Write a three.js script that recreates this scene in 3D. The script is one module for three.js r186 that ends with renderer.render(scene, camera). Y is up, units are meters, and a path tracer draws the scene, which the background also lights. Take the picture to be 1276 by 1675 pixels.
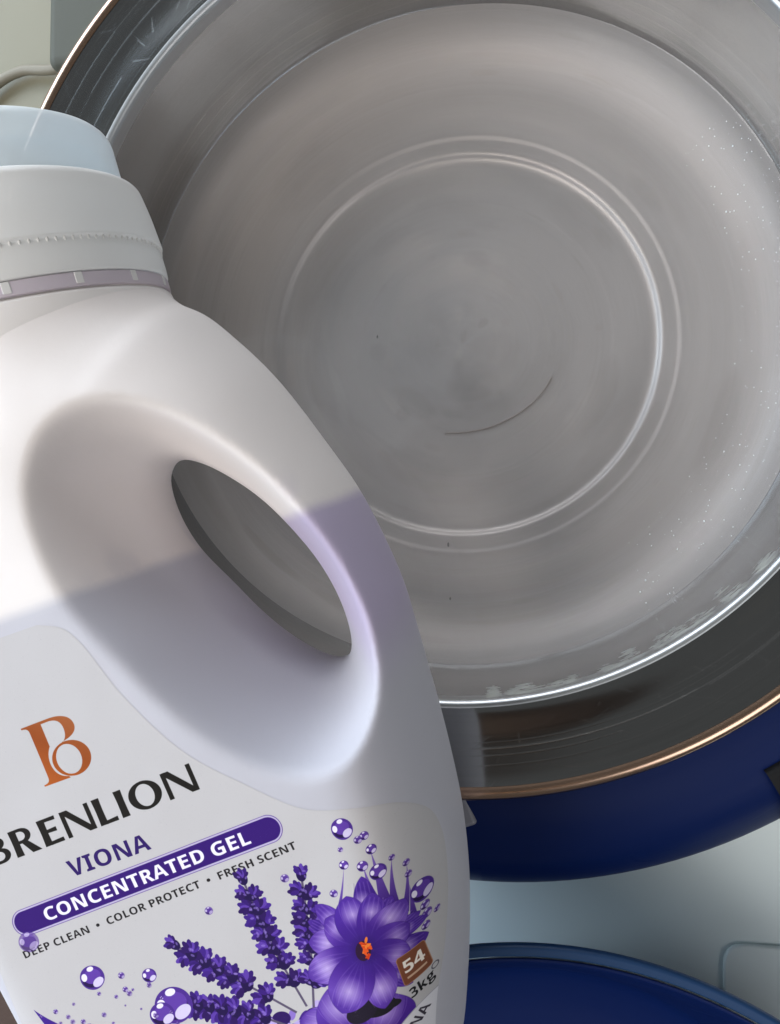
import * as THREE from 'three';
import { RectAreaLightUniformsLib } from 'three/addons/lights/RectAreaLightUniformsLib.js';
import { RoundedBoxGeometry } from 'three/addons/geometries/RoundedBoxGeometry.js';
import { ImprovedNoise } from 'three/addons/math/ImprovedNoise.js';
import { mergeGeometries } from 'three/addons/utils/BufferGeometryUtils.js';

// ------------------------------------------------------------------ camera, room light, exposure
const scene = new THREE.Scene();
const camera = new THREE.PerspectiveCamera(65.58, 780 / 1024, 0.02, 20);
camera.position.set(0, 0.42, 0);
camera.matrixAutoUpdate = true;
camera.quaternion.setFromRotationMatrix(new THREE.Matrix4().makeBasis(
  new THREE.Vector3(0.98607, -0.16632, 0),
  new THREE.Vector3(0.00661, 0.03921, -0.99921),
  new THREE.Vector3(0.16619, 0.98529, 0.03977)));
scene.add(camera);

const renderer = new THREE.WebGLRenderer({ antialias: true });
renderer.setSize(780, 1024);
renderer.toneMapping = THREE.LinearToneMapping;
renderer.toneMappingExposure = 0.92;
renderer.shadowMap.enabled = true;
RectAreaLightUniformsLib.init();
scene.background = new THREE.Color().setRGB(0.100, 0.102, 0.101);

// ------------------------------------------------------------------ helpers
let seed = 7;
const rnd = () => { seed = (seed * 1664525 + 1013904223) >>> 0; return seed / 4294967296; };
const rr = (a, b) => a + (b - a) * rnd();
const noise = new ImprovedNoise();
const clamp = (x, a, b) => Math.min(b, Math.max(a, x));
const sstep = (a, b, x) => { const t = clamp((x - a) / (b - a), 0, 1); return t * t * (3 - 2 * t); };
const lin = (r, g, b) => new THREE.Color().setRGB(r, g, b);
const std = (o) => new THREE.MeshPhysicalMaterial(o);
function mesh(name, geo, mat, parent = scene) {
  const m = new THREE.Mesh(geo, mat); m.name = name; m.castShadow = m.receiveShadow = true; parent.add(m); return m;
}
function thing(name, label, category, pos = [0, 0, 0]) {
  const g = new THREE.Group(); g.name = name; g.position.set(...pos); g.userData = { label, category }; scene.add(g); return g;
}
function tag(o, label, category) { Object.assign(o.userData, { label, category }); return o; }
// a smooth curve through profile points, resampled evenly along its length, turned round the y axis
function lathe(pts, seg = 128, n = 160, from = 0, len = Math.PI * 2) {
  const path = new THREE.CatmullRomCurve3(pts.map(([r, y]) => new THREE.Vector3(r, y, 0)), false, 'centripetal');
  const p = path.getSpacedPoints(n).map((v) => new THREE.Vector2(Math.max(v.x, 0), v.y));
  return new THREE.LatheGeometry(p, seg, from, len);
}
// the same with straight runs and small rounded corners
function latheSharp(pts, rad = 0.001, seg = 128, from = 0, len = Math.PI * 2) {
  const out = [];
  pts.forEach((q, i) => {
    const P = new THREE.Vector2(...q);
    if (i === 0 || i === pts.length - 1) { out.push(P); return; }
    const A = new THREE.Vector2(...pts[i - 1]), B = new THREE.Vector2(...pts[i + 1]);
    const r = Math.min(q[2] ?? rad, P.distanceTo(A) * 0.45, P.distanceTo(B) * 0.45);
    const a = P.clone().add(A.sub(P).setLength(r)), b = P.clone().add(B.sub(P).setLength(r));
    for (let k = 0; k <= 5; k++) {
      const t = k / 5;
      out.push(new THREE.Vector2((1 - t) ** 2 * a.x + 2 * t * (1 - t) * P.x + t * t * b.x, (1 - t) ** 2 * a.y + 2 * t * (1 - t) * P.y + t * t * b.y));
    }
  });
  return new THREE.LatheGeometry(out, seg, from, len);
}
function dataTex(w, h, fn, srgb = false) {
  const d = new Uint8Array(w * h * 4);
  for (let y = 0; y < h; y++) for (let x = 0; x < w; x++) {
    const c = fn(x / w, y / h, x, y), i = (y * w + x) * 4;
    if (typeof c === 'number') { d[i] = d[i + 1] = d[i + 2] = clamp(c, 0, 1) * 255; } else { d[i] = clamp(c[0], 0, 1) * 255; d[i + 1] = clamp(c[1], 0, 1) * 255; d[i + 2] = clamp(c[2], 0, 1) * 255; }
    d[i + 3] = 255;
  }
  const t = new THREE.DataTexture(d, w, h); t.wrapS = t.wrapT = THREE.RepeatWrapping; t.magFilter = THREE.LinearFilter; t.minFilter = THREE.LinearMipmapLinearFilter; t.generateMipmaps = true;
  if (srgb) t.colorSpace = THREE.SRGBColorSpace; t.needsUpdate = true; return t;
}

// ------------------------------------------------------------------ windows left and beyond the top edge; two added fill lights in window form
let windows = 0;
function makeWindow(label, pos, aim, w, h, bars, power, glow, tint) {
  const W = thing(windows++ ? 'window_' + String(windows - 1).padStart(3, '0') : 'window', label, 'window', pos);
  W.lookAt(...aim);                      // its face, +z, looks at the things
  const fr = std({ color: lin(0.7, 0.7, 0.68), roughness: 0.5 });
  for (const [x, y, sx, sy] of [[0, h / 2, w + 0.1, 0.06], [0, -h / 2, w + 0.1, 0.06], [-w / 2, 0, 0.06, h], [w / 2, 0, 0.06, h], ...bars])
    mesh('frame', new RoundedBoxGeometry(sx, sy, 0.05, 2, 0.006), fr, W).position.set(x, y, 0.02 + (sx > sy ? 0.003 : 0));
  const pane = std({ color: lin(0.02, 0.02, 0.02), emissive: lin(...tint), emissiveIntensity: glow, roughness: 0.2 });
  mesh('pane', new THREE.BoxGeometry(w, h, 0.004), pane, W).position.z = -0.02;
  const L = new THREE.RectAreaLight(lin(...tint), power, w - 0.06, h - 0.06);
  L.position.set(0, 0, -0.012); L.rotation.set(0, Math.PI, 0); W.add(L);
}
makeWindow('bright window with a white frame left of the bottle, outside the picture', [-0.95, 0.56, -0.38], [0, 0.5, -0.12], 1.5, 0.76, [[-0.2, 0, 0.035, 0.76], [0.34, 0, 0.035, 0.76], [0, 0.12, 1.5, 0.035]], 5.2, 2.4, [0.74, 0.93, 1.12]);
makeWindow('added fill light in window form to the right behind the viewer, outside the picture', [0.9, 1.38, 0.8], [0, 0.15, 0.05], 1.0, 0.9, [[0, 0, 0.035, 0.9]], 2.5, 1.0, [0.97, 0.98, 1.0]);  // added fill for the handle recess and worktop
makeWindow('wide low window beyond the top of the picture, outside the frame', [-0.5, 0.56, -1.1], [-0.2, 0.5, 0], 1.3, 0.76, [[-0.18, 0, 0.035, 0.76], [0.18, 0, 0.035, 0.76]], 4.4, 2.0, [0.93, 0.98, 1.04]);
makeWindow('added fill light in roof window form high over the left shoulder of the viewer, outside the picture', [-1.0, 1.5, 0.4], [-0.05, 0.1, 0], 1.1, 1.1, [[0, 0, 0.035, 1.1]], 6.8, 1.2, [1.0, 0.98, 0.955]);  // added overhead fill, set where the flange does not mirror it

// scuffs and fine scratches, as roughness (green) on the smooth plastics and the enamel
function scuffTexture(base, n, strong) {
  const k = document.createElement('canvas'); k.width = k.height = 1024; const c = k.getContext('2d');
  c.fillStyle = `rgb(${base},${base},${base})`; c.fillRect(0, 0, 1024, 1024);
  for (let i = 0; i < 90; i++) { const x = rr(0, 1024), y = rr(0, 1024), r = rr(30, 170), g = c.createRadialGradient(x, y, 0, x, y, r), t = rnd() < 0.5 ? '255,255,255' : '0,0,0'; g.addColorStop(0, `rgba(${t},${rr(0.04, 0.16)})`); g.addColorStop(1, `rgba(${t},0)`); c.fillStyle = g; c.fillRect(x - r, y - r, 2 * r, 2 * r); }
  for (let i = 0; i < n; i++) { c.strokeStyle = `rgba(${rnd() < 0.7 ? '255,255,255' : '0,0,0'},${rr(0.05, strong)})`; c.lineWidth = rr(0.5, 1.5); const x = rr(0, 1024), y = rr(0, 1024), a = rr(0, 7), l = rr(5, 80); c.beginPath(); c.moveTo(x, y); c.quadraticCurveTo(x + Math.cos(a) * l * 0.5 + rr(-6, 6), y + Math.sin(a) * l * 0.5 + rr(-6, 6), x + Math.cos(a) * l, y + Math.sin(a) * l); c.stroke(); }
  const t = new THREE.CanvasTexture(k); t.wrapS = t.wrapT = THREE.RepeatWrapping; return t;
}
const scuff = scuffTexture(110, 420, 0.5);
// ------------------------------------------------------------------ the setting
const speck = dataTex(512, 512, (u, v, x, y) => 0.5 + 0.25 * noise.noise(x * 0.11, y * 0.11, 1) + 0.25 * noise.noise(x * 0.6, y * 0.6, 4));
{
  const white = std({ color: lin(0.80, 0.89, 0.88), roughness: 0.8, roughnessMap: scuff, bumpMap: speck, bumpScale: 0.00004 });
  const g = new RoundedBoxGeometry(1.1, 0.03, 0.95, 3, 0.008);
  const top = mesh('worktop', g, white); top.position.set(-0.262 + 0.55, -0.015, -0.255 + 0.475); top.userData.kind = 'structure';
  const s = new THREE.Shape(), r = 0.010, a = 0.21, b = 0.2;
  s.moveTo(r, 0); s.lineTo(a - r, 0); s.quadraticCurveTo(a, 0, a, r); s.lineTo(a, b - r); s.quadraticCurveTo(a, b, a - r, b); s.lineTo(r, b); s.quadraticCurveTo(0, b, 0, b - r); s.lineTo(0, r); s.quadraticCurveTo(0, 0, r, 0);
  const p = mesh('raised_panel', new THREE.ExtrudeGeometry(s, { depth: 0.0006, bevelEnabled: true, bevelThickness: 0.0012, bevelSize: 0.0012, bevelSegments: 4, curveSegments: 10 }), white);
  p.rotation.x = Math.PI / 2; p.position.set(0.0957, 0.0018, 0.196); top.attach(p);
  const cream = std({ color: lin(0.19, 0.165, 0.105), roughness: 0.5, bumpMap: speck, bumpScale: 0.0002 });
  const f = mesh('floor', new THREE.BoxGeometry(1.4, 0.02, 2.0), cream); f.position.set(-0.80, -0.06, 0); f.userData.kind = 'structure';
}

// ------------------------------------------------------------------ steel basin
const CX = -0.03075, CZ = -0.1022;
const rot = (deg) => deg * Math.PI / 180;
{
  const B = thing('steel_basin', 'large round stainless steel basin half full of water with a wide mirror flange', 'basin', [CX, 0, CZ]);
  // inner face from the flange to the middle of the bottom, then the outer face back up (1.2 mm sheet)
  const inner = [[0.2005, 0.1050], [0.196, 0.1046], [0.18, 0.1040], [0.1668, 0.1040], [0.1652, 0.1037], [0.1643, 0.1025], [0.1640, 0.1005], [0.1622, 0.085], [0.1604, 0.062], [0.1588, 0.0440], [0.1565, 0.0370], [0.1500, 0.0295], [0.1380, 0.0236], [0.1165, 0.0200], [0.1085, 0.0193], [0.1065, 0.0193], [0.1055, 0.0188], [0.1000, 0.0186], [0.0978, 0.0182], [0.0964, 0.0168], [0.0945, 0.0161], [0.08, 0.0160], [0.05, 0.0159], [0.02, 0.0159], [0, 0.0159]];
  const N = 1024, HGT = 1024;
  // steel: fine turned lines, worn spots, lime patches under the flange edge, hair scratches on the flange
  const sc = [];
  for (let k = 0; k < 130; k++) sc.push([rnd(), rr(0.0, 0.17), rr(-0.004, 0.004), rr(-0.05, 0.05), rr(0.25, 1)]);
  const cnv = document.createElement('canvas'); cnv.width = 2048; cnv.height = 1024; const cx = cnv.getContext('2d');
  cx.fillStyle = 'rgb(194,195,195)'; cx.fillRect(0, 0, 2048, 1024);
  for (let k = 0; k < 900; k++) { const y = rr(0, 1024); cx.fillStyle = `rgba(${rnd() < 0.5 ? '255,250,245' : '120,118,112'},${rr(0.01, 0.05)})`; { const x = rr(0, 2048), l = rr(200, 1400), t = rr(0.6, 1.6); cx.fillRect(x, y, l, t); cx.fillRect(x - 2048, y, l, t); } }
  for (let k = 0; k < 260; k++) { cx.fillStyle = `rgba(${rnd() < 0.5 ? '228,224,214' : '150,146,138'},${rr(0.03, 0.10)})`; cx.beginPath(); cx.ellipse(rr(0, 2048), rr(0, 1024), rr(4, 40), rr(2, 10), 0, 0, 7); cx.fill(); }
  // lime scale: ragged pale crust just under the flange edge on the near side and the near right
  const vStrip0 = 1 - 0.192, uOf = (deg) => ((deg % 360) + 360) % 360 / 360;
  for (let k = 0; k < 150; k++) {                // cloudy film left by hard water
    const x = rr(-100, 2148), y = (1 - rr(0.30, 1.0)) * 1024, r = rr(20, 110), t = rnd() < 0.55 ? '236,230,222' : '112,108,104', a = rr(0.05, 0.17);
    const kx = rr(1, 3.2), ky = rr(0.3, 0.8);
    for (const w of [-2048, 0, 2048]) { cx.save(); cx.translate(x + w, y); cx.scale(kx, ky); const g = cx.createRadialGradient(0, 0, 0, 0, 0, r); g.addColorStop(0, `rgba(${t},${a})`); g.addColorStop(0.7, `rgba(${t},${a * 0.7})`); g.addColorStop(1, `rgba(${t},0)`); cx.fillStyle = g; cx.fillRect(-r, -r, 2 * r, 2 * r); cx.restore(); }
  }
  for (let m = 0; m < 4; m++) {                  // tide marks above the water
    cx.strokeStyle = `rgba(232,232,226,${rr(0.15, 0.4)})`; cx.lineWidth = rr(1, 2.2); cx.beginPath();
    for (let x = 0; x <= 2048; x += 8) cx.lineTo(x, (1 - (0.335 - m * 0.022 + 0.006 * noise.noise(Math.sin(x / 2048 * Math.PI * 2) * 6, Math.cos(x / 2048 * Math.PI * 2) * 6, m * 3))) * 1024); cx.stroke();
  }
  const map = new THREE.CanvasTexture(cnv); map.colorSpace = THREE.SRGBColorSpace; map.wrapS = THREE.RepeatWrapping;
  const rc = document.createElement('canvas'); rc.width = 2048; rc.height = 1024; const rx = rc.getContext('2d');
  rx.fillStyle = 'rgb(0,0,0)'; rx.fillRect(0, 0, 2048, 1024);
  const band = (v0, v1, g) => { rx.fillStyle = `rgb(${g},${g},255)`; rx.fillRect(0, (1 - v1) * 1024 - 1, 2048, (v1 - v0) * 1024 + 1); };
  band(0, 0.125, 24); band(0.128, 0.16, 100); band(0.16, 0.2, 38); band(0.2, 0.36, 42); band(0.36, 0.50, 165); band(0.50, 0.62, 140); band(0.62, 1, 122);
  for (let k = 0; k < 120; k++) {                // wiped smears
    const x = rr(0, 2048), y = rr(0, 1024), r = rr(20, 90), t = rnd() < 0.6 ? '0,200,255' : '0,0,255', a = rr(0.04, 0.14);
    const ka = rr(-0.5, 0.5), kx = rr(1, 3.5), ky = rr(0.25, 0.7);
    for (const w of [-2048, 0, 2048]) { rx.save(); rx.translate(x + w, y); rx.rotate(ka); rx.scale(kx, ky); const g = rx.createRadialGradient(0, 0, 0, 0, 0, r); g.addColorStop(0, `rgba(${t},${a})`); g.addColorStop(1, `rgba(${t},0)`); rx.fillStyle = g; rx.fillRect(-r, -r, 2 * r, 2 * r); rx.restore(); }
  }
  for (let k = 0; k < 400; k++) { rx.fillStyle = `rgba(${rnd() < 0.5 ? '255,255,255' : '0,0,255'},${rr(0.03, 0.12)})`; { const x = rr(0, 2048), y = rr(0, 1024), l = rr(100, 900), t = rr(0.6, 2); rx.fillRect(x, y, l, t); rx.fillRect(x - 2048, y, l, t); } }
  for (let k = 0; k < 420; k++) { rx.strokeStyle = `rgba(120,255,255,${rr(0.04, 0.24)})`; rx.lineWidth = rr(0.3, 0.6); const x = rr(0, 2048), y = 1024 - rr(4, 150); rx.beginPath(); rx.moveTo(x, y); rx.lineTo(x + rr(-18, 18), y + rr(-26, 26)); rx.stroke(); }
  for (let k = 0; k < 900; k++) {
    const deg = 6 + 50 * rnd() ** 1.4, d = rnd() ** 1.5, clump = noise.noise(deg * 0.5, 2.5, 3) + 0.5 * noise.noise(deg * 1.7, 7.5, 1);
    if (clump < -0.05) continue;
    const x = uOf(deg) * 2048, y = (1 - (0.150 + d * 0.055 * (0.4 + clump))) * 1024, a = rr(-0.4, 0.4), p = rr(1.2, 7), q = rr(0.8, 3);
    cx.fillStyle = `rgba(176,176,168,${rr(0.3, 0.8)})`; cx.beginPath(); cx.ellipse(x, y, p, q, a, 0, 7); cx.fill();
    rx.fillStyle = `rgba(190,190,40,${rr(0.2, 0.6)})`; rx.beginPath(); rx.ellipse(x, y, p, q, a, 0, 7); rx.fill();
  }
  map.needsUpdate = true;
  const rmap = new THREE.CanvasTexture(rc); rmap.wrapS = THREE.RepeatWrapping;
  const steel = std({ color: lin(0.85, 0.86, 0.87), metalness: 1, roughness: 1, map, roughnessMap: rmap, metalnessMap: rmap, bumpMap: rmap, bumpScale: 0.00005 });
  const n = 260, path = new THREE.CatmullRomCurve3(inner.map(([r, y]) => new THREE.Vector3(r, y, 0)), false, 'centripetal').getSpacedPoints(n);
  const P = path.map((v) => new THREE.Vector2(Math.max(v.x, 0), v.y));
  mesh('bowl', new THREE.LatheGeometry(P, 220, 0, Math.PI * 2), steel, B);
  // outer skin, 1.4 mm below
  const out = std({ color: lin(0.5, 0.49, 0.47), metalness: 1, roughness: 0.35 });
  mesh('outer_skin', lathe([[0.2005, 0.1035], [0.18, 0.1024], [0.169, 0.1022], [0.1665, 0.1], [0.1638, 0.08], [0.1605, 0.043], [0.157, 0.032], [0.149, 0.0255], [0.133, 0.0205], [0.1, 0.0145], [0, 0.0145]], 128, 120), out, B);
  // rolled rim
  const ring = []; for (let k = 0; k <= 26; k++) { const a = rot(-200 + k / 26 * 300); ring.push([0.1995 + 0.0036 * Math.sin(a + 1.2), 0.1026 + 0.0034 * Math.cos(a + 1.2)]); }
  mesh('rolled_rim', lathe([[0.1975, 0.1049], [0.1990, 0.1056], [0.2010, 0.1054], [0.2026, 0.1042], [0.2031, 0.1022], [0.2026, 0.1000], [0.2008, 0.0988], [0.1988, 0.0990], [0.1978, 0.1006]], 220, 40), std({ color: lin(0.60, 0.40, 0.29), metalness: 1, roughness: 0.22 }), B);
}

// ------------------------------------------------------------------ water
{
  const g = lathe([[0, 0.0430], [0.08, 0.0430], [0.14, 0.0430], [0.156, 0.0431], [0.1580, 0.0434], [0.1590, 0.0444]], 180, 60);
  const pos = g.attributes.position;
  for (let i = 0; i < pos.count; i++) { const x = pos.getX(i), z = pos.getZ(i), r = Math.hypot(x, z); pos.setY(i, pos.getY(i) + (r < 0.15 ? 1 : 0) * 0.00012 * noise.noise(x * 22, z * 22, 3)); }
  g.computeVertexNormals();
  const w = mesh('water', g, std({ color: lin(0.88, 0.82, 0.79), roughness: 0.02, transmission: 0.82, thickness: 0, ior: 1.33 }));
  w.position.set(CX, 0, CZ); w.userData.kind = 'structure';
}

// ------------------------------------------------------------------ blue tub under the steel basin
const bluePlastic = std({ color: lin(0.003, 0.012, 0.075), roughness: 0.9, roughnessMap: scuff, specularIntensity: 0.28, bumpMap: speck, bumpScale: 0.00006 });
{
  const T = thing('blue_tub', 'dark blue plastic tub under the steel basin, showing below its rim', 'tub', [CX + 0.012, 0, CZ + 0.012]);
  mesh('wall', lathe([[0.188, 0.0965], [0.196, 0.0962], [0.206, 0.094], [0.222, 0.087], [0.234, 0.072], [0.243, 0.048], [0.2475, 0.022], [0.248, 0.010], [0.246, 0.0]], 200, 80), bluePlastic, T);
  const black = std({ color: lin(0.006, 0.006, 0.007), roughness: 0.6, specularIntensity: 0.5 });
  const hs = latheSharp([[0.206, 0.090], [0.208, 0.097], [0.232, 0.090], [0.2495, 0.062], [0.2525, 0.04], [0.246, 0.035]], 0.004, 40, rot(31.5), rot(30));
  const h = mesh('handle', hs, black, T); h.userData.label = 'black handle on the tub wall at the right';
  const lug = new RoundedBoxGeometry(0.012, 0.006, 0.016, 3, 0.002);
  const l = mesh('lug', lug, std({ color: lin(0.22, 0.22, 0.25), roughness: 0.45 }), T); l.position.set(-0.0085, 0.0935, 0.197); l.rotation.y = 0.35; l.userData.label = 'pale grey lug beside the bottle';
}

// ------------------------------------------------------------------ second blue basin, near side
{
  const T = thing('blue_basin', 'open blue plastic basin at the bottom edge, partly behind the bottle', 'basin', [0.0095, 0, 0.3415]);
  mesh('bowl', latheSharp([[0, 0.012], [0.118, 0.012, 0.01], [0.135, 0.016, 0.008], [0.168, 0.082, 0.004], [0.1738, 0.0895, 0.002], [0.1755, 0.0895, 0.001], [0.1745, 0.086], [0.170, 0.082], [0.137, 0.010], [0.12, 0.0, 0.002], [0, 0.0]], 0.002, 160), bluePlastic, T);
  const rimM = std({ color: lin(0.014, 0.045, 0.12), roughness: 0.45, specularIntensity: 0.5 });
  mesh('rim', latheSharp([[0.1762, 0.0896], [0.1768, 0.0908], [0.1800, 0.0908], [0.1810, 0.0896], [0.1808, 0.0872], [0.1800, 0.0868]], 0.0012, 160), rimM, T).userData.label = 'paler translucent blue rim';
}

// ------------------------------------------------------------------ things behind: grey box, hose, brown board
{
  const C = thing('plastic_box', 'grey plastic box with rounded corners behind the basin at top left', 'box', [-0.2255, -0.06, -0.385]);
  mesh('body', new RoundedBoxGeometry(0.10, 0.05, 0.20, 6, 0.012), std({ color: lin(0.075, 0.075, 0.06), roughness: 0.6 }), C).position.y = 0.025;
  mesh('lid', new RoundedBoxGeometry(0.105, 0.012, 0.205, 6, 0.006), std({ color: lin(0.075, 0.074, 0.058), roughness: 0.6, specularIntensity: 0.5, bumpMap: speck, bumpScale: 0.00006 }), C).position.y = 0.054;
}
{
  const c = new THREE.CatmullRomCurve3([[-0.42, -0.05, -0.20], [-0.365, -0.044, -0.28], [-0.342, -0.044, -0.304], [-0.324, -0.044, -0.311], [-0.30, -0.044, -0.310], [-0.25, -0.045, -0.325]].map((p) => new THREE.Vector3(...p)));
  tag(mesh('hose', new THREE.TubeGeometry(c, 80, 0.0032, 12), std({ color: lin(0.22, 0.19, 0.14), roughness: 0.55 })), 'thin grey brown hose lying on the cream floor at far left', 'hose');
}
{
  const b = mesh('wooden_board', new RoundedBoxGeometry(0.3, 0.02, 0.4, 3, 0.004), std({ color: lin(0.042, 0.018, 0.011), roughness: 0.6, bumpMap: speck, bumpScale: 0.0004 }));
  b.position.set(-0.43, -0.035, 0.36); tag(b, 'dark brown wooden board beside the bottle base at bottom left', 'board');
}

// ------------------------------------------------------------------ unseen cupboard added over the viewer so the near flange has something to mirror
{
  const C = thing('added_cupboard', 'brown cupboard added high above the viewer for the flange reflections, outside the picture', 'cupboard', [0.25, 1.9, 0.78]);
  const wood = std({ color: lin(0.10, 0.055, 0.035), roughness: 0.6 });
  mesh('carcass', new RoundedBoxGeometry(1.3, 0.5, 0.5, 2, 0.01), wood, C).position.y = 0.25;
  for (const [x, w, z, d, c] of [[-0.33, 0.20, 0.02, 0.40, [0.80, 0.56, 0.36]], [0.17, 0.27, -0.02, 0.30, [0.62, 0.62, 0.60]]])  // tan and grey panels added to colour the flange reflection
    mesh('added_base_panel', new RoundedBoxGeometry(w, 0.02, d, 2, 0.004), std({ color: lin(...c), roughness: 0.7 }), C).position.set(x, -0.012, z);
  for (const x of [-0.325, 0.325]) mesh('door', new RoundedBoxGeometry(0.63, 0.48, 0.02, 2, 0.004), wood, C).position.set(x, 0.25, -0.262);
}

// ------------------------------------------------------------------ the bottle: an inflated outline with a handle hole, meshed by surface nets
const BK = 0.965, camP = new THREE.Vector3(0, 0.42, 0);
const BO = new THREE.Vector3(-0.09856, 0.146, 0.11069).sub(camP).multiplyScalar(BK).add(camP);
const bottle = thing('detergent_bottle', 'white detergent bottle with side handle and purple flower label lying across the basin', 'bottle');
{
  const U = new THREE.Vector3(-0.31941, 0.12187, -0.93975), V = new THREE.Vector3(0.9468, 0, -0.32181), W = new THREE.Vector3().crossVectors(V, U);
  bottle.position.copy(BO); bottle.scale.setScalar(BK);
  bottle.quaternion.setFromRotationMatrix(new THREE.Matrix4().makeBasis(V, U, W));   // local x = across, y = towards the cap, z = front
}
const T = 0.053;
const closed = (pts, n) => new THREE.CatmullRomCurve3(pts.map(([u, v]) => new THREE.Vector3(v, u, 0)), true, 'centripetal').getSpacedPoints(n).slice(0, n);
const outline = closed([[0.29, 0.0395], [0.24, 0.0397], [0.205, 0.0402], [0.1965, 0.0418], [0.1915, 0.0442], [0.1870, 0.0477], [0.1827, 0.0527], [0.169, 0.0612], [0.1531, 0.0688], [0.1308, 0.0763], [0.1102, 0.0821], [0.093, 0.0847], [0.0751, 0.086], [0.0577, 0.0853], [0.0426, 0.0843], [0.0275, 0.0833], [0.0102, 0.0816], [-0.007, 0.0793], [-0.0259, 0.0749], [-0.0425, 0.0695], [-0.0589, 0.0631], [-0.0784, 0.0542], [-0.092, 0.044], [-0.096, 0.020], [-0.097, -0.02], [-0.096, -0.048], [-0.0915, -0.062], [-0.080, -0.069], [-0.06, -0.0745], [-0.0369, -0.0798], [-0.0185, -0.0810], [-0.003, -0.0830], [0.03, -0.0880], [0.08, -0.099], [0.12, -0.099], [0.15, -0.09], [0.175, -0.078], [0.19, -0.0705], [0.205, -0.0672], [0.24, -0.0667], [0.29, -0.0665], [0.30, -0.04], [0.30, 0.01]], 260);
const hole = closed([[0.131, 0.0182], [0.1355, 0.0195], [0.1386, 0.0230], [0.1384, 0.0292], [0.1341, 0.0365], [0.1256, 0.0449], [0.1152, 0.0524], [0.1019, 0.0589], [0.0893, 0.0633], [0.0764, 0.0654], [0.0665, 0.0651], [0.0604, 0.0636], [0.0565, 0.0604], [0.0562, 0.0557], [0.0596, 0.0501], [0.0685, 0.042], [0.0799, 0.0347], [0.0934, 0.0281], [0.1089, 0.0208], [0.121, 0.0181]], 120);
const recess = closed([[0.1447, 0.0000], [0.156, 0.0120], [0.1565, 0.0290], [0.1486, 0.0557], [0.1196, 0.074], [0.085, 0.0849], [0.0544, 0.0834], [0.0397, 0.0677], [0.0516, 0.0449], [0.0797, 0.0234], [0.1146, 0.0061], [0.131, 0.0]], 120);
function sdist(poly, u, v) {                       // > 0 inside
  let d = 1e9, inside = false;
  for (let i = 0, j = poly.length - 1; i < poly.length; j = i++) {
    const ax = poly[j].x, ay = poly[j].y, bx = poly[i].x - ax, by = poly[i].y - ay, px = v - ax, py = u - ay;
    const t = clamp((px * bx + py * by) / (bx * bx + by * by), 0, 1), e = (px - bx * t) ** 2 + (py - by * t) ** 2;
    if (e < d) d = e;
    const yi = poly[i].y, yj = poly[j].y;
    if ((yi > u) !== (yj > u) && v < (poly[j].x - poly[i].x) * (u - yi) / (yj - yi) + poly[i].x) inside = !inside;
  }
  return (inside ? 1 : -1) * Math.sqrt(d);
}
const smin = (a, b, k) => { const h = Math.max(k - Math.abs(a - b), 0) / k; return Math.min(a, b) - h * h * k * 0.25; };
const dome = (x) => (x < 0 ? 2 * x : x > 1 ? 1 : 1 - (1 - x) ** 2);
function gRaw(u, v) {
  const D = sdist(outline, u, v), Dh = -sdist(hole, u, v), Dr = sdist(recess, u, v);
  const wd = 0.030 + 0.0235 * sstep(0.05, 0.18, u);
  let g = dome(D / wd);
  const hr = T - (T - 0.0490) * sstep(-0.012, 0.018, Dr);
  g = smin(g, (hr / T) ** 2, 0.16);
  const gh = Dh < 0 ? Dh * 40 : dome(Dh / 0.0035) * 0.06 + (Dh / 0.0198) ** 2;
  g += 0.006 * noise.noise(u * 38, v * 38, 2) + 0.003 * noise.noise(u * 95, v * 95, 5);
  return Math.min(smin(g, gh, 0.10), (0.2045 - u) * 400);
}
const u0 = -0.104, v0 = -0.116, ds = 0.0009, nu = Math.ceil(0.324 / ds), nv = Math.ceil(0.212 / ds);
let G = new Float32Array(nu * nv);
for (let i = 0; i < nu; i++) for (let j = 0; j < nv; j++) G[i * nv + j] = gRaw(u0 + i * ds, v0 + j * ds);
for (let pass = 0; pass < 8; pass++) {             // soften the moulded forms a little
  const H = G.slice();
  for (let i = 1; i < nu - 1; i++) for (let j = 1; j < nv - 1; j++) { const k = i * nv + j; H[k] = 0.4 * G[k] + 0.15 * (G[k - 1] + G[k + 1] + G[k - nv] + G[k + nv]); }
  G = H;
}
const gAt = (u, v) => {
  const a = clamp((u - u0) / ds, 0, nu - 1.001), b = clamp((v - v0) / ds, 0, nv - 1.001), i = a | 0, j = b | 0, s = a - i, t = b - j, k = i * nv + j;
  return (G[k] * (1 - t) + G[k + 1] * t) * (1 - s) + (G[k + nv] * (1 - t) + G[k + nv + 1] * t) * s;
};
const F = (v, u, w) => (w / T) ** 2 - gAt(u, v);
const gradF = (v, u, w) => { const e = 0.0011; return new THREE.Vector3((gAt(u, v - e) - gAt(u, v + e)) / (2 * e), (gAt(u - e, v) - gAt(u + e, v)) / (2 * e), 2 * w / (T * T)); };
const LEVEL = 0.1078;
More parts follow.
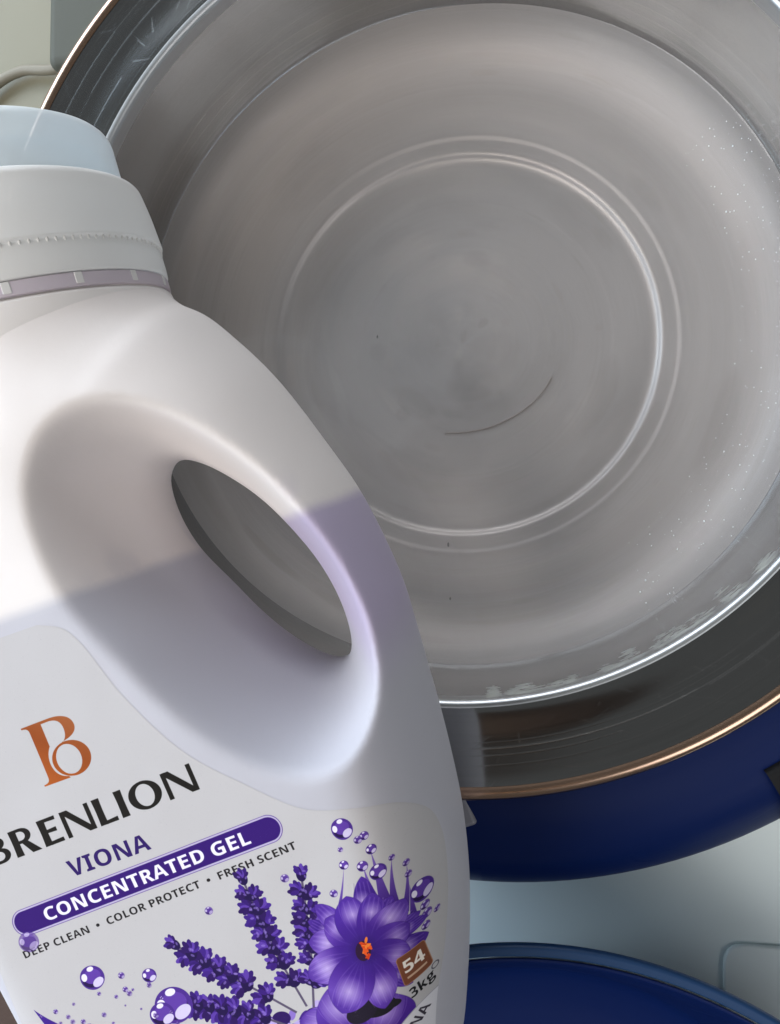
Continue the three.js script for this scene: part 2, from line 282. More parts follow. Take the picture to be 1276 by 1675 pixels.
{
  const c = 0.0016, nx = Math.ceil(0.21 / c), ny = Math.ceil(0.322 / c), nz = Math.ceil(0.1104 / c), x0 = -0.115, y0 = -0.103, z0 = -nz * c / 2 + 0.0003;
  const val = new Float32Array((nx + 1) * (ny + 1) * (nz + 1)), id = (i, j, k) => (i * (ny + 1) + j) * (nz + 1) + k;
  for (let i = 0; i <= nx; i++) for (let j = 0; j <= ny; j++) { const g = gAt(y0 + j * c, x0 + i * c); for (let k = 0; k <= nz; k++) val[id(i, j, k)] = ((z0 + k * c) / T) ** 2 - g; }
  const vert = new Map(), pos = [], nor = [], col = [], idx = [];
  const p = new THREE.Vector3();
  function vertex(i, j, k) {
    const key = (i * ny + j) * nz + k; let n = vert.get(key); if (n !== undefined) return n;
    let sx = 0, sy = 0, sz = 0, m = 0;
    for (let e = 0; e < 12; e++) {
      const ax = e >> 2, b = e & 1, d = (e >> 1) & 1, A = [0, 0, 0]; A[(ax + 1) % 3] = b; A[(ax + 2) % 3] = d; const Bv = A.slice(); Bv[ax] = 1;
      const f0 = val[id(i + A[0], j + A[1], k + A[2])], f1 = val[id(i + Bv[0], j + Bv[1], k + Bv[2])];
      if ((f0 < 0) !== (f1 < 0)) { const t = f0 / (f0 - f1); sx += A[0] + (Bv[0] - A[0]) * t; sy += A[1] + (Bv[1] - A[1]) * t; sz += A[2] + (Bv[2] - A[2]) * t; m++; }
    }
    p.set(x0 + (i + sx / m) * c, y0 + (j + sy / m) * c, z0 + (k + sz / m) * c);
    for (let it = 0; it < 4; it++) { const g = gradF(p.x, p.y, p.z), f = F(p.x, p.y, p.z); const st = clamp(f / g.lengthSq(), -0.001 / g.length(), 0.001 / g.length()); p.addScaledVector(g, -st); }
    const g = gradF(p.x, p.y, p.z).normalize();
    n = pos.length / 3; pos.push(p.x, p.y, p.z); nor.push(g.x, g.y, g.z);
    // gel seen through the plastic: lavender below the level, darkened as well for shade on the lower bottle, plain plastic above; deeper in the hollow handle
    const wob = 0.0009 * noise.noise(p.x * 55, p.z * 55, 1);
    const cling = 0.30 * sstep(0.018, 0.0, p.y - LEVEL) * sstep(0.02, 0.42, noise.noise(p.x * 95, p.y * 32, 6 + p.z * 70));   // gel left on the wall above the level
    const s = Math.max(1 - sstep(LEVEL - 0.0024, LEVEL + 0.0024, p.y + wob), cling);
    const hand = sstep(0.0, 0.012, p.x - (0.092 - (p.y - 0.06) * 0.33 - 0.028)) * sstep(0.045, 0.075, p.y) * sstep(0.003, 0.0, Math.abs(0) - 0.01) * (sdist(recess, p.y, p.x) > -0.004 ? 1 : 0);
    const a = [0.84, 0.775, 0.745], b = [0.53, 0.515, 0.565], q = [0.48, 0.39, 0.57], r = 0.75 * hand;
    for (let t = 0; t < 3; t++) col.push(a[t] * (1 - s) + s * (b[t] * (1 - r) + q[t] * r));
    vert.set(key, n); return n;
  }
  for (let i = 1; i < nx; i++) for (let j = 1; j < ny; j++) for (let k = 1; k < nz; k++) {
    const f = val[id(i, j, k)] < 0;
    for (const [dx, dy, dz, q] of [[1, 0, 0, [[0, 0, 0], [0, -1, 0], [0, -1, -1], [0, 0, -1]]], [0, 1, 0, [[0, 0, 0], [0, 0, -1], [-1, 0, -1], [-1, 0, 0]]], [0, 0, 1, [[0, 0, 0], [-1, 0, 0], [-1, -1, 0], [0, -1, 0]]]]) {
      const f1 = val[id(i + dx, j + dy, k + dz)] < 0; if (f === f1) continue;
      const n = q.map(([a, b, d]) => vertex(i + a, j + b, k + d));
      if (f) idx.push(n[0], n[1], n[2], n[0], n[2], n[3]); else idx.push(n[0], n[2], n[1], n[0], n[3], n[2]);
    }
  }
  const g = new THREE.BufferGeometry();
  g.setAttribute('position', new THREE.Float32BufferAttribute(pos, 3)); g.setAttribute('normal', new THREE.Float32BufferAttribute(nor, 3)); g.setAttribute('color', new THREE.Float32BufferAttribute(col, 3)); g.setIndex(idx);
  // uv in metres for the fine grain of the plastic
  const uv = new Float32Array(pos.length / 3 * 2); for (let i = 0; i < pos.length / 3; i++) { uv[2 * i] = pos[3 * i] * 12; uv[2 * i + 1] = pos[3 * i + 1] * 12; }
  g.setAttribute('uv', new THREE.BufferAttribute(uv, 2));
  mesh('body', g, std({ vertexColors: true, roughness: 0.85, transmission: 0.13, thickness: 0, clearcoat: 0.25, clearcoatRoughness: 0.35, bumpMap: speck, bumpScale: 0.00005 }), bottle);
}
// ------------------------------------------------------------------ printed label
{
  const S = 2048, PPM = S / 0.2, UT = 0.107, VL = -0.11;
  const cv = document.createElement('canvas'); cv.width = cv.height = S; const c = cv.getContext('2d');
  const X = (v) => (v - VL) * PPM, Y = (u) => (UT - u) * PPM, M = (m) => m * PPM;
  c.fillStyle = 'rgb(188,184,185)'; c.fillRect(0, 0, S, S);  // label white greyed: shade on the lower bottle put into the base colour
  const purple = '#3a1a78', deep = '#2b145c';
  // copper initial: a serif B whose lower bowl is a ring
  {
    c.save(); c.translate(X(-0.0249), Y(0.0572)); c.rotate(-0.04); const h = M(0.0184); c.scale(h, -h);   // y up, 1 = letter height
    const gr = c.createLinearGradient(0, 0, 0.9, 1); gr.addColorStop(0, '#a9541c'); gr.addColorStop(0.5, '#8f4417'); gr.addColorStop(1, '#9c5a34');
    c.fillStyle = gr;
    c.beginPath(); c.moveTo(-0.02, 1); c.lineTo(0.46, 1); c.bezierCurveTo(0.74, 1.0, 0.86, 0.9, 0.86, 0.775); c.bezierCurveTo(0.86, 0.66, 0.74, 0.60, 0.56, 0.575); c.lineTo(0.53, 0.55); c.bezierCurveTo(0.64, 0.6, 0.665, 0.68, 0.665, 0.77); c.bezierCurveTo(0.665, 0.9, 0.58, 0.955, 0.44, 0.955); c.lineTo(0.325, 0.955); c.lineTo(0.325, 0.575); c.bezierCurveTo(0.24, 0.48, 0.2, 0.35, 0.235, 0.22); c.bezierCurveTo(0.26, 0.12, 0.33, 0.06, 0.44, 0.03); c.lineTo(0.46, 0); c.lineTo(-0.02, 0); c.lineTo(-0.02, 0.025); c.bezierCurveTo(0.06, 0.03, 0.095, 0.05, 0.095, 0.12); c.lineTo(0.095, 0.88); c.bezierCurveTo(0.095, 0.95, 0.06, 0.97, -0.02, 0.975); c.closePath(); c.fill();
    c.beginPath(); c.ellipse(0.60, 0.285, 0.335, 0.285, 0, 0, 7); c.ellipse(0.555, 0.285, 0.215, 0.245, 0, 0, 7); c.fill('evenodd');
    c.restore();
  }
  // black flared capitals, drawn stroke by stroke: verticals heavy, horizontals light
  {
    const h = M(0.0081), letters = 'BRENLION', wide = { B: 0.80, R: 0.92, E: 0.70, N: 1.02, L: 0.64, I: 0.27, O: 1.12 }, gap = 0.14, st = 0.27, th = 0.125;
    let total = -gap; for (const l of letters) total += wide[l] + gap;
    c.save(); c.translate(X(-0.0504), Y(0.0389)); c.rotate(-0.0586); c.scale(M(0.0703) / total, -h); c.fillStyle = '#17130f';
    const poly = (...p) => { c.beginPath(); for (let i = 0; i < p.length; i += 2) c.lineTo(p[i], p[i + 1]); c.closePath(); c.fill(); };
    const stem = (x, w = st) => { c.beginPath(); c.moveTo(x, 0); c.quadraticCurveTo(x + 0.03, 0.5, x, 1); c.lineTo(x + w, 1); c.quadraticCurveTo(x + w - 0.03, 0.5, x + w, 0); c.closePath(); c.fill(); };
    let x = 0;
    for (const l of letters) {
      const w = wide[l];
      if ('BREL'.includes(l) || l === 'I') stem(x);
      if (l === 'E') { poly(x + 0.2, 1, x + w - 0.04, 1, x + w - 0.05, 0.86, x + 0.2, 1 - th); poly(x + 0.2, 0.58, x + w - 0.12, 0.60, x + w - 0.12, 0.44, x + 0.2, 0.46); poly(x + 0.2, 0, x + w, 0, x + w - 0.01, 0.15, x + 0.2, th); }
      if (l === 'L') poly(x + 0.2, 0, x + w, 0, x + w, 0.155, x + 0.2, th);
      if (l === 'B') { for (const [y0, y1, ww] of [[0.51, 1, w - 0.08], [0, 0.56, w]]) { c.beginPath(); c.moveTo(x + 0.15, y1); c.lineTo(x + ww * 0.5, y1); c.bezierCurveTo(x + ww * 1.14, y1, x + ww * 1.14, y0, x + ww * 0.5, y0); c.lineTo(x + 0.15, y0); c.closePath(); const a = y0 + th * 0.9, b = y1 - th * 0.9, iw = ww - 0.27; c.moveTo(x + 0.26, a); c.lineTo(x + iw * 0.72, a); c.bezierCurveTo(x + iw * 1.2, a, x + iw * 1.2, b, x + iw * 0.72, b); c.lineTo(x + 0.26, b); c.closePath(); c.fill('evenodd'); } }
      if (l === 'R') { c.beginPath(); const y0 = 0.44, y1 = 1, ww = w - 0.16; c.moveTo(x + 0.15, y1); c.lineTo(x + ww * 0.5, y1); c.bezierCurveTo(x + ww * 1.14, y1, x + ww * 1.14, y0, x + ww * 0.5, y0); c.lineTo(x + 0.15, y0); c.closePath(); const a = y0 + th * 0.9, b = y1 - th * 0.9, iw = ww - 0.26; c.moveTo(x + 0.26, a); c.lineTo(x + iw * 0.7, a); c.bezierCurveTo(x + iw * 1.2, a, x + iw * 1.2, b, x + iw * 0.7, b); c.lineTo(x + 0.26, b); c.closePath(); c.fill('evenodd'); poly(x + 0.33, 0.47, x + 0.55, 0.5, x + w, 0, x + w - 0.34, 0); }
      if (l === 'N') { poly(x, 0, x + 0.155, 0, x + 0.15, 1, x, 1); poly(x, 1, x + 0.28, 1, x + w, 0, x + w - 0.25, 0); poly(x + w - 0.15, 0.16, x + w, 0, x + w, 1, x + w - 0.15, 1); }
      if (l === 'O') { c.beginPath(); c.ellipse(x + w / 2, 0.5, w / 2, 0.52, 0, 0, 7); c.ellipse(x + w / 2, 0.5, w / 2 - 0.25, 0.41, 0, 0, 7); c.fill('evenodd'); }
      x += w + gap;
    }
    c.restore();
  }
  const text = (s, v, u, width, height, fill, weight = 'bold', ang = 0, heavy = 0) => {   // v, u: centre of the baseline; height: of capitals
    c.save(); c.translate(X(v), Y(u)); c.rotate(ang); c.font = `${weight} 100px sans-serif`; const w = c.measureText(s).width;
    c.scale(M(width) / w, M(height) / 72); c.fillStyle = fill; c.textAlign = 'left'; c.fillText(s, -w / 2, 0);
    if (heavy) { c.strokeStyle = fill; c.lineWidth = heavy; c.lineJoin = 'round'; c.strokeText(s, -w / 2, 0); } c.restore();
  };
  text('VIONA', -0.0139, 0.0299, 0.0270, 0.0050, deep, 'bold', -0.05);
  // capsule with a double outline
  const capsule = (v0_, v1_, u_, r, ang, fn) => { c.save(); c.translate(X((v0_ + v1_) / 2), Y(u_)); c.rotate(ang); const L = M(v1_ - v0_) / 2, R = M(r); c.beginPath(); c.moveTo(-L + R, -R); c.lineTo(L - R, -R); c.arc(L - R, 0, R, -Math.PI / 2, Math.PI / 2); c.lineTo(-L + R, R); c.arc(-L + R, 0, R, Math.PI / 2, Math.PI * 1.5); c.closePath(); fn(); c.restore(); };
  const PA = -0.075;
  capsule(-0.0511, 0.0393, 0.0233, 0.00415, PA, () => { c.fillStyle = '#6d5a94'; c.fill(); });
  capsule(-0.0508, 0.0390, 0.0233, 0.00395, PA, () => { c.fillStyle = '#b7abcb'; c.fill(); });
  capsule(-0.0504, 0.0386, 0.0233, 0.00345, PA, () => { c.fillStyle = '#32116a'; c.fill(); });
  text('CONCENTRATED GEL', -0.0056, 0.0213, 0.0695, 0.0040, '#e9e2f2', 'bold', PA);
  text('DEEP CLEAN  •  COLOR PROTECT  •  FRESH SCENT', -0.0051, 0.0142, 0.0928, 0.0023, '#1f1a1c', 'bold', -0.098);
  // ------- flowers and splashes, all flat print
  const ell = (v, u, a, b, ang, fill) => { c.fillStyle = fill; c.beginPath(); c.ellipse(X(v), Y(u), M(a), M(b), ang, 0, 7); c.fill(); };
  function drop(v, u, r, al = 1, sq = 0.92) {
    c.save(); c.globalAlpha = al; c.translate(X(v), Y(u)); c.rotate(-0.3); c.scale(M(r), M(r) * sq);
    c.fillStyle = '#4a2a86'; c.beginPath(); c.arc(0, 0, 1, 0, 7); c.fill();
    c.fillStyle = '#241046'; c.beginPath(); c.ellipse(-0.1, 0.1, 0.8, 0.66, 0.2, 0, 7); c.fill();
    c.fillStyle = '#5d3a9c'; c.beginPath(); c.ellipse(0.05, -0.1, 0.72, 0.6, 0.2, 0, 7); c.fill();
    c.fillStyle = '#cfc3e2'; c.beginPath(); c.ellipse(0.2, 0.55, 0.5, 0.33, -0.2, 0, 7); c.fill();
    c.fillStyle = '#e6dff0'; c.beginPath(); c.ellipse(-0.55, -0.35, 0.24, 0.32, 0.5, 0, 7); c.fill(); c.beginPath(); c.ellipse(0.25, -0.68, 0.28, 0.2, 0.2, 0, 7); c.fill();
    c.restore();
  }
  function sprig(pts, n, size) {
    const q = new THREE.CatmullRomCurve3(pts.map(([u, v]) => new THREE.Vector3(v, u, 0)));
    c.strokeStyle = '#5b5068'; c.lineWidth = M(0.0007); c.beginPath(); q.getPoints(30).forEach((p) => c.lineTo(X(p.x), Y(p.y))); c.stroke();
    for (let i = n - 1; i >= 0; i--) {
      const t = i / n, p = q.getPoint(t * 0.95), d = q.getTangent(t * 0.95), up = Math.atan2(d.y, -d.x), s = size * (0.72 + 0.36 * Math.sin(Math.min(1, t + 0.3) * 2.0)) * rr(0.92, 1.08);
      for (const side of i === 0 ? [0] : [-1, 1]) {
        const a0 = Math.atan2(-d.y, -d.x) - side * 0.95;                    // outwards and up along the stem
        const bx = p.x + Math.cos(a0) * s * 0.38, by = p.y + Math.sin(a0) * s * 0.38 - (side > 0 ? 0.25 * s : 0);
        ell(bx, by, s * 0.62, s * 0.46, -a0, '#1f0d44');
        for (let k = 0; k < 7; k++) {
          const a = a0 + (k - 3) * 0.33 + rr(-0.12, 0.12), r = s * (k % 2 ? 0.62 : 0.42), tone = ['#2c1258', '#381a72', '#45258a', '#33176a', '#5a3a9e', '#3d1f7c', '#2a1154'][(k + ((rnd() * 3) | 0)) % 7];
          ell(bx + Math.cos(a) * r, by + Math.sin(a) * r, s * 0.38, s * 0.2, -a, tone);
        }
        for (let k = 0; k < 3; k++) ell(bx + rr(-0.4, 0.4) * s, by + rr(-0.3, 0.4) * s, s * 0.16, s * 0.09, rr(0, 3), 'rgba(150,125,205,0.55)');
      }
    }
  }
  // cut of purple at the left foot and the dark mass behind the blossoms
  c.fillStyle = '#3d1c82'; c.beginPath(); c.moveTo(X(-0.0545), Y(-0.0060)); c.bezierCurveTo(X(-0.049), Y(-0.0125), X(-0.043), Y(-0.015), X(-0.036), Y(-0.026)); c.lineTo(X(0.06), Y(-0.04)); c.lineTo(X(0.06), Y(-0.09)); c.lineTo(X(-0.04), Y(-0.09)); c.lineTo(X(-0.0495), Y(-0.02)); c.closePath(); c.fill();
  for (let k = 0; k < 260; k++) { const v = rr(-0.03, 0.045), u = -0.026 - Math.abs(rr(-1, 1)) * 0.03; ell(v, u, rr(0.001, 0.005), rr(0.001, 0.003), rr(0, 3), ['#2c1259', '#41207f', '#5c3aa0', '#8a6fc2', '#b6a2d8'][(rnd() * 4.6) | 0]); }
  sprig([[0.0136, 0.0226], [0.002, 0.0232], [-0.010, 0.0245], [-0.026, 0.0275]], 8, 0.0036);
  sprig([[0.0100, 0.0392], [-0.002, 0.0365], [-0.012, 0.0340], [-0.028, 0.029]], 8, 0.0034);
  sprig([[0.0008, -0.0035], [-0.007, 0.0042], [-0.015, 0.0122], [-0.027, 0.024]], 7, 0.0038);
  sprig([[-0.0160, -0.0070], [-0.0195, 0.001], [-0.0235, 0.010], [-0.030, 0.020]], 7, 0.0038);
  // splash threads and drops
  const thread = (pts, w) => { c.strokeStyle = '#6a4f96'; c.lineWidth = M(w); c.lineCap = 'round'; c.beginPath(); pts.forEach(([u, v]) => c.lineTo(X(v), Y(u))); c.stroke(); };
  const spike = (u1, v1, u2, v2, w, bend = 0) => { const mx = (v1 + v2) / 2 + bend, my = (u1 + u2) / 2; const nx = (u2 - u1), ny = -(v2 - v1), L = Math.hypot(nx, ny), ax = nx / L * w / 2, ay = ny / L * w / 2; const g = c.createLinearGradient(X(v1), Y(u1), X(v2), Y(u2)); g.addColorStop(0, '#3a1a78'); g.addColorStop(1, '#7d62b0'); c.fillStyle = g; c.beginPath(); c.moveTo(X(v1 - ax), Y(u1 - ay)); c.quadraticCurveTo(X(mx - ax * 0.4), Y(my), X(v2), Y(u2)); c.quadraticCurveTo(X(mx + ax * 0.4), Y(my), X(v1 + ax), Y(u1 + ay)); c.fill(); };
  spike(-0.006, 0.0435, 0.0100, 0.0520, 0.0018, 0.0012); spike(-0.006, 0.0575, 0.0085, 0.0572, 0.0034, -0.0008); spike(-0.006, 0.0590, 0.0115, 0.0604, 0.0040, 0.0003); spike(-0.007, 0.0610, 0.0068, 0.0646, 0.0028, -0.0008); spike(-0.010, 0.0625, 0.0025, 0.0672, 0.0022, 0.001); spike(-0.013, 0.064, -0.0035, 0.0660, 0.002);
  drop(0.0522, 0.0105, 0.0014); drop(0.0466, 0.0035, 0.0012, 0.8);
  drop(0.0570, 0.0085, 0.0016, 0.9); drop(0.0646, 0.0068, 0.0009, 0.7);
  drop(0.0603, 0.0052, 0.0024); drop(0.0607, 0.0120, 0.0015); drop(0.0602, 0.0164, 0.0013, 0.9); drop(0.0583, 0.0160, 0.0012, 0.75);
   drop(0.0672, 0.0028, 0.0010, 0.7); drop(0.0667, -0.0005, 0.0010, 0.7); drop(0.0672, -0.0125, 0.0013, 0.8); drop(0.0668, -0.0152, 0.0014, 0.8); drop(0.0655, -0.0182, 0.0012, 0.8); drop(0.069, -0.017, 0.0009, 0.7);
  drop(0.0552, 0.0204, 0.0030, 1, 1.05); drop(0.0680, -0.0078, 0.0030, 1, 1.1); drop(-0.0325, -0.0013, 0.0040); drop(-0.0151, -0.0052, 0.0023); drop(-0.0111, -0.0157, 0.0060); drop(-0.0155, -0.0175, 0.0040);
  drop(-0.0479, 0.0143, 0.0034, 0.55); drop(0.0095, 0.0085, 0.0013, 0.7); drop(0.0345, 0.0115, 0.0013, 0.7); drop(0.0528, 0.0150, 0.0008, 0.7); drop(-0.0235, -0.003, 0.0011, 0.7); drop(0.0512, -0.0005, 0.0010, 0.6); drop(0.0545, 0.0012, 0.0008, 0.6);
  for (let k = 0; k < 46; k++) drop(rr(-0.056, -0.012), -0.006 - rr(0, 0.022), rr(0.0003, 0.0010), rr(0.35, 0.8));
  // blossoms
  function petal(v, u, len, wid, ang, tip) {
    c.save(); c.translate(X(v), Y(u)); c.rotate(ang); const L = M(len), w = M(wid);
    const g = c.createLinearGradient(0, 0, L, 0); g.addColorStop(0, '#2d1265'); g.addColorStop(0.35, '#421d84'); g.addColorStop(0.74, tip); g.addColorStop(1, '#4d2a92');
    c.fillStyle = g; c.beginPath(); c.moveTo(0, 0); const e1 = rr(0.85, 1.25), e2 = rr(0.85, 1.25); c.bezierCurveTo(L * 0.2, -w * e1, L * 0.8, -w * 1.2 * e1, L, -w * rr(-0.2, 0.25)); c.bezierCurveTo(L * 0.88, w * 1.15 * e2, L * 0.25, w * e2, 0, 0); c.fill();
    c.strokeStyle = 'rgba(40,16,90,0.25)'; c.lineWidth = M(0.0002); c.stroke();
    for (let k = -4; k <= 4; k++) { c.strokeStyle = k % 2 ? 'rgba(46,18,100,0.16)' : 'rgba(214,198,236,0.13)'; c.lineWidth = M(0.0003); c.beginPath(); c.moveTo(L * 0.12, 0); c.quadraticCurveTo(L * 0.55, w * k * 0.2, L * 0.92, w * k * 0.13); c.stroke(); }
    const s = c.createRadialGradient(L * 0.66, 0, 0, L * 0.66, 0, w * 0.75); s.addColorStop(0, 'rgba(222,206,236,0.62)'); s.addColorStop(1, 'rgba(200,180,230,0)'); c.fillStyle = s; c.beginPath(); c.ellipse(L * 0.66, 0, w * 0.9, w * 0.55, 0, 0, 7); c.fill();
    c.restore();
  }
  for (let k = 0; k < 13; k++) petal(0.0495 + rr(-0.002, 0.003), -0.0144 + rr(-0.002, 0.002), rr(0.014, 0.0205), rr(0.0022, 0.0042), -2.6 + k * 0.3 + rr(-0.1, 0.1), ['#4a2694', '#3c1c80', '#5a36a0'][k % 3]);
  for (const [a, l, w, t] of [[-2.9, 0.018, 0.0055, '#7d5cba'], [-2.35, 0.0155, 0.0056, '#643fa6'], [-1.75, 0.018, 0.0062, '#4a2694'], [-1.25, 0.0185, 0.0050, '#4a2694'], [-0.75, 0.0185, 0.0056, '#7554b4'], [-0.15, 0.0145, 0.0055, '#5a36a0'], [0.45, 0.0145, 0.006, '#5a36a0'], [2.75, 0.021, 0.006, '#8666c0']]) petal(0.0495, -0.0144, l * 0.9, w * 0.92, a + 0.2, t);
  petal(0.041, -0.040, 0.02, 0.009, -2.6, '#6d4ab0'); petal(0.040, -0.040, 0.018, 0.009, -1.9, '#5a36a0'); petal(0.0400, -0.0420, 0.022, 0.010, 3.0, '#5a36a0'); petal(0.042, -0.042, 0.016, 0.009, -0.9, '#4a2390');
  ell(0.0462, -0.0312, 0.0062, 0.0032, 0.2, '#17141b'); ell(0.0500, -0.0322, 0.0036, 0.0014, 0.3, '#1b1820'); ell(0.0425, -0.0315, 0.005, 0.003, -0.3, '#1d1626');
  petal(0.0495, -0.0144, 0.0185, 0.0066, 1.55, '#6d4ab0'); petal(0.0495, -0.0144, 0.0205, 0.0068, 2.25, '#6643a8');
  { const s = c.createRadialGradient(X(0.0495), Y(-0.0144), 0, X(0.0495), Y(-0.0144), M(0.010)); s.addColorStop(0, 'rgba(36,12,84,0.95)'); s.addColorStop(0.5, 'rgba(58,26,124,0.75)'); s.addColorStop(1, 'rgba(58,26,124,0)'); c.fillStyle = s; c.beginPath(); c.arc(X(0.0495), Y(-0.0144), M(0.010), 0, 7); c.fill(); }
  ell(0.0490, -0.0146, 0.0022, 0.0030, 0.4, '#2a1230'); for (let k = 0; k < 16; k++) ell(0.0497 + rr(-0.0015, 0.0015), -0.0142 + rr(-0.0024, 0.0026), 0.0010, 0.0004, rr(0, 3), ['#d8501c', '#c23a12', '#e0762c'][k % 3]);
  // load badge, weight, round stamp
  c.save(); c.translate(X(0.0597), Y(-0.0255)); c.rotate(0.06); const q = M(0.0043); c.fillStyle = '#7a4630'; c.beginPath(); c.moveTo(-q * 0.8, -q); c.arcTo(q * 0.9, -q, q * 0.9, q, q * 0.2); c.arcTo(q * 0.9, q * 1.15, -q, q * 1.15, q * 0.2); c.arcTo(-q * 0.9, q * 1.15, -q * 0.9, -q, q * 0.2); c.arcTo(-q * 0.9, -q, q, -q, q * 0.2); c.closePath(); c.fill();
  c.strokeStyle = '#a97a5c'; c.lineWidth = M(0.0002); c.stroke(); c.fillStyle = '#f0e6dc'; c.font = `bold ${q * 1.25}px sans-serif`; c.textAlign = 'center'; c.fillText('54', 0, q * 0.32); c.fillStyle = '#c8a68c'; c.fillRect(-q * 0.62, q * 0.62, q * 1.24, q * 0.16); c.restore();
  text('3kg', 0.0590, -0.0352, 0.0068, 0.0032, '#141216', 'bold', 0.02); c.strokeStyle = '#5b5660'; c.lineWidth = M(0.0003); c.beginPath(); c.arc(X(0.0633), Y(-0.0320), M(0.0009), 0, 7); c.stroke();
  ell(0.0540, -0.0470, 0.0115, 0.0075, -0.5, '#d9d6dc'); c.strokeStyle = '#aaa6b0'; c.lineWidth = M(0.0003); c.beginPath(); c.ellipse(X(0.0540), Y(-0.0470), M(0.0115), M(0.0075), -0.5, 0, 7); c.stroke(); text('VIONA', 0.0530, -0.0452, 0.013, 0.0032, '#38323f', 'bold', -0.5);
  for (let k = 0; k < 26000; k++) { c.fillStyle = `rgba(${rnd() < 0.5 ? '255,255,255' : '40,30,50'},${rr(0.02, 0.09)})`; c.fillRect(rnd() * S, rnd() * S, rr(1, 2.4), rr(1, 2.4)); }
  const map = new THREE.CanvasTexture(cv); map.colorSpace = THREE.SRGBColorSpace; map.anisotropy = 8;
  // the sheet follows the bottle's front, 0.25 mm proud; its upper right edge is a soft S
  const edge = new THREE.CatmullRomCurve3([[0.1027, -0.0100], [0.0995, -0.0030], [0.0947, 0.0005], [0.0755, 0.0075], [0.0545, 0.0192], [0.0405, 0.0330], [0.029, 0.0469], [0.0245, 0.0610], [0.0200, 0.0700], [0.0120, 0.0755], [0.0020, 0.0765], [-0.0127, 0.0735], [-0.0293, 0.0670], [-0.0416, 0.0605], [-0.062, 0.052], [-0.075, 0.045]].map(([u, v]) => new THREE.Vector3(v, u, 0)), false, 'centripetal').getSpacedPoints(300);
  const left = (u) => -0.0235 - 0.034 * Math.sqrt(sstep(0.1035, 0.0, u)) - 0.004;
  const rows = 220, colsN = 140, uTop = 0.1026, uBot = -0.075, pos = [], nor = [], uv = [], idx = [];
  const right = (u) => { for (let i = 1; i < edge.length; i++) if (edge[i].y <= u && edge[i - 1].y >= u) { const t = (edge[i - 1].y - u) / Math.max(1e-9, edge[i - 1].y - edge[i].y); return edge[i - 1].x + (edge[i].x - edge[i - 1].x) * t; } return edge[edge.length - 1].x; };
  for (let i = 0; i <= rows; i++) {
    const u = uTop + (uBot - uTop) * i / rows, b = right(Math.min(u, 0.1026)), a = Math.max(left(u), -0.078 + 0.0);
    for (let j = 0; j <= colsN; j++) {
      const v = a + (b - a) * j / colsN, w = T * Math.sqrt(Math.max(gAt(u, v), 0.02)), n = gradF(v, u, w).normalize();
      pos.push(v + n.x * 0.00007, u + n.y * 0.00007, w + n.z * 0.00007); nor.push(n.x, n.y, n.z); uv.push((v - VL) / 0.2, 1 - (UT - u) / 0.2);
      if (i && j) { const k = i * (colsN + 1) + j, m = k - colsN - 1; idx.push(m - 1, k - 1, k, m - 1, k, m); }
    }
  }
  const g = new THREE.BufferGeometry(); g.setAttribute('position', new THREE.Float32BufferAttribute(pos, 3)); g.setAttribute('normal', new THREE.Float32BufferAttribute(nor, 3)); g.setAttribute('uv', new THREE.Float32BufferAttribute(uv, 2)); g.setIndex(idx);
  mesh('label', g, std({ map, roughness: 0.75, specularIntensity: 0.35 }), bottle).userData.label = 'printed label with copper initial, purple capsule and flowers';
}
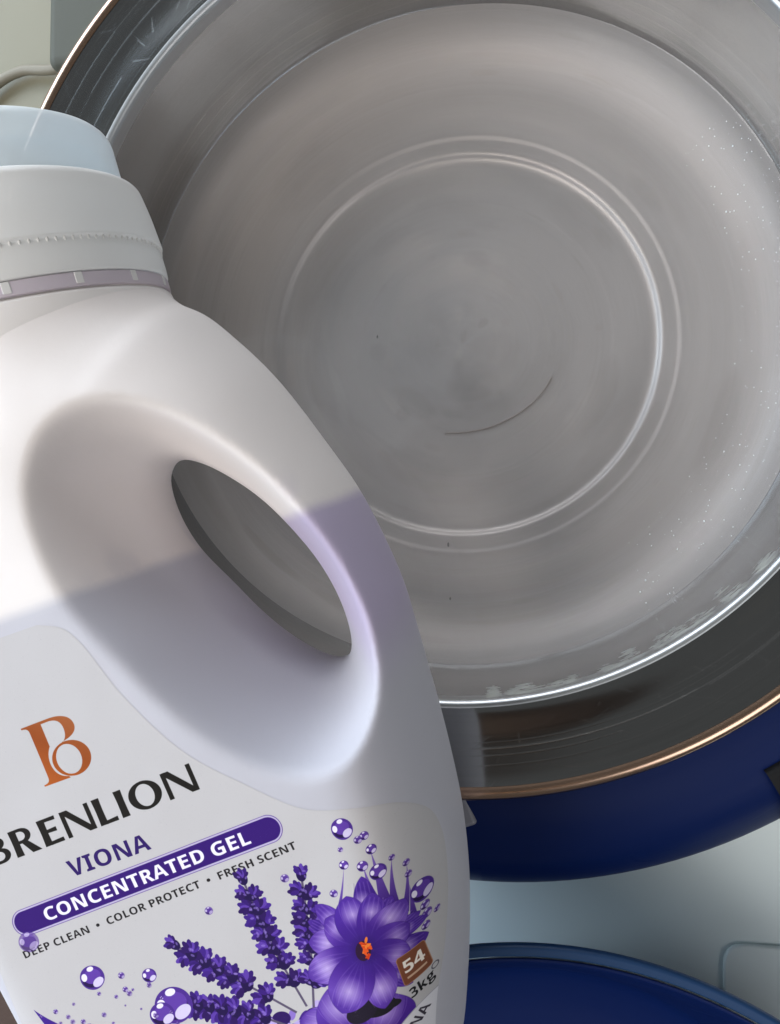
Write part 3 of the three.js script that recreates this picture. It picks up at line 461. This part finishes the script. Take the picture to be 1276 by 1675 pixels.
// ------------------------------------------------------------------ cap: tamper ring, collar, pouring spout, translucent measuring cup
{
  const K = new THREE.Group(); K.name = 'cap'; K.position.set(-0.0108, 0.1938, 0.001); bottle.add(K);
  const white = std({ color: lin(0.86, 0.84, 0.815), roughness: 0.85, transmission: 0.22, thickness: 0, clearcoat: 0.3, clearcoatRoughness: 0.25 });
  mesh('neck_flange', latheSharp([[0.0, 0.0080], [0.0500, 0.0068, 0.001], [0.0532, 0.0066, 0.0025], [0.0538, 0.0010, 0.004], [0.0536, -0.008, 0.004], [0.0505, -0.018]], 0.001, 120), std({ color: lin(0.90, 0.85, 0.82), roughness: 0.85, transmission: 0.13, thickness: 0, clearcoat: 0.5, clearcoatRoughness: 0.3 }), K);
  const band = mesh('tamper_ring', latheSharp([[0.0522, 0.0070], [0.0533, 0.0072], [0.0533, 0.0112], [0.0522, 0.0114]], 0.0004, 120), std({ color: lin(0.58, 0.51, 0.56), roughness: 0.5 }), K);
  for (let k = 0; k < 16; k++) { const a = k / 16 * Math.PI * 2 + 0.1; const b = mesh('bridge', new RoundedBoxGeometry(0.0026, 0.0034, 0.001, 1, 0.0003), white, band); b.position.set(Math.sin(a) * 0.0530, 0.0095, Math.cos(a) * 0.0530); b.rotation.y = a; }
  mesh('collar', latheSharp([[0.0515, 0.0116], [0.0536, 0.0116, 0.0008], [0.0538, 0.0150, 0.001], [0.0538, 0.0215, 0.0006], [0.0548, 0.0222, 0.0006], [0.0546, 0.0245, 0.0008], [0.0541, 0.0330, 0.004], [0.0528, 0.0425, 0.0055], [0.0488, 0.0442, 0.001], [0.0475, 0.0436]], 0.001, 160), white, K);
  { const parts = []; for (let k = 0; k < 130; k++) { const a = k / 130 * Math.PI * 2, b = new THREE.SphereGeometry(1, 8, 6); b.scale(0.0004, 0.0008, 0.0003); b.rotateY(a); b.translate(Math.sin(a) * 0.0540, 0.0212, Math.cos(a) * 0.0540); parts.push(b); }
    mesh('knurl', mergeGeometries(parts), white, K).userData.kind = 'stuff'; }
  // spout inside the cup: a half pipe with a slanting lip
  { const sp = latheSharp([[0.0465, 0.0436], [0.0440, 0.0440, 0.003], [0.0415, 0.0455, 0.002], [0.0405, 0.0590], [0.0395, 0.0600, 0.0008], [0.0385, 0.0590], [0.0390, 0.044]], 0.001, 96), p = sp.attributes.position;
    for (let i = 0; i < p.count; i++) { const y = p.getY(i); if (y > 0.0456) { const s = clamp((0.038 - p.getX(i)) / 0.014, 0.04, 1); p.setY(i, 0.0456 + (y - 0.0456) * s); } }
    sp.computeVertexNormals(); mesh('pouring_spout', sp, white, K); }
  const cupM = std({ color: lin(0.92, 0.96, 0.98), roughness: 0.55, transmission: 0.55, clearcoat: 0.6, clearcoatRoughness: 0.2, thickness: 0 });
  mesh('measuring_cup', latheSharp([[0.0476, 0.0430], [0.0481, 0.0445, 0.0006], [0.0484, 0.0625, 0.0048], [0.0380, 0.0635, 0.004], [0, 0.0636]], 0.001, 160), cupM, K);
  mesh('inner_step', latheSharp([[0.0462, 0.0440], [0.0450, 0.0540, 0.001], [0.0440, 0.0546, 0.001], [0.0425, 0.0540]], 0.0008, 120), cupM, K);
  K.rotation.set(0.11, 0, -0.09);
}
// ------------------------------------------------------------------ hair, specks and bubbles in the water
{
  const c = new THREE.CatmullRomCurve3([[-0.0395, 0.0178, -0.0562], [-0.0285, 0.0178, -0.0566], [-0.0166, 0.0178, -0.0588], [-0.004, 0.0180, -0.0645], [0.0052, 0.018, -0.0712], [0.0110, 0.018, -0.078], [0.0139, 0.018, -0.0830]].map((p) => new THREE.Vector3(p[0] * 0.937, 0.0433, p[2] * 0.937)));
  tag(mesh('hair_strand', new THREE.TubeGeometry(c, 90, 0.00034, 6), std({ color: lin(0.22, 0.185, 0.165), roughness: 0.5 })), 'thin dark hair floating in a curve on the water over the basin bottom', 'hair');
  const m = std({ color: lin(0.02, 0.018, 0.018), roughness: 0.6 });
  for (const [x, y, z, s, l] of [[-0.0374, 0.0226, 0.0005, 0.0008, 'dark speck on the basin wall below the round bottom'], [-0.0745, 0.0175, -0.1075, 0.0006, 'dark speck on the left half of the round bottom'], [-0.036, 0.029, 0.027, 0.0005, 'small dark speck lowest of the three in the basin']]) {
    const g = new THREE.IcosahedronGeometry(s, 1); g.scale(0.7, 0.6, 1.5); const o = mesh(s > 0.0007 ? 'debris_speck' : s > 0.00055 ? 'debris_speck_001' : 'debris_speck_002', g, m); o.position.set(x, y, z); tag(o, l, 'speck'); o.userData.group = 'dark specks lying in the basin';
  }
  const parts = [];
  for (let k = 0; k < 240; k++) {
    const a = rot(rr(-38, 58)), r = 0.1585 - 0.032 * rnd() ** 1.3, s = rr(0.00008, 0.00026) * (rnd() < 0.1 ? 1.7 : 1), b = new THREE.SphereGeometry(s, 7, 5);
    b.scale(1, 0.5, 1.3); b.translate(CX + Math.cos(a) * r, 0.0433, CZ + Math.sin(a) * r); parts.push(b);
  }
  const b = mesh('bubbles', mergeGeometries(parts), std({ color: lin(0.85, 0.88, 0.9), roughness: 0.15 })); b.userData.kind = 'stuff';
  tag(b, 'tiny white bubbles floating along the right side of the water', 'bubbles');
}

renderer.render(scene, camera);
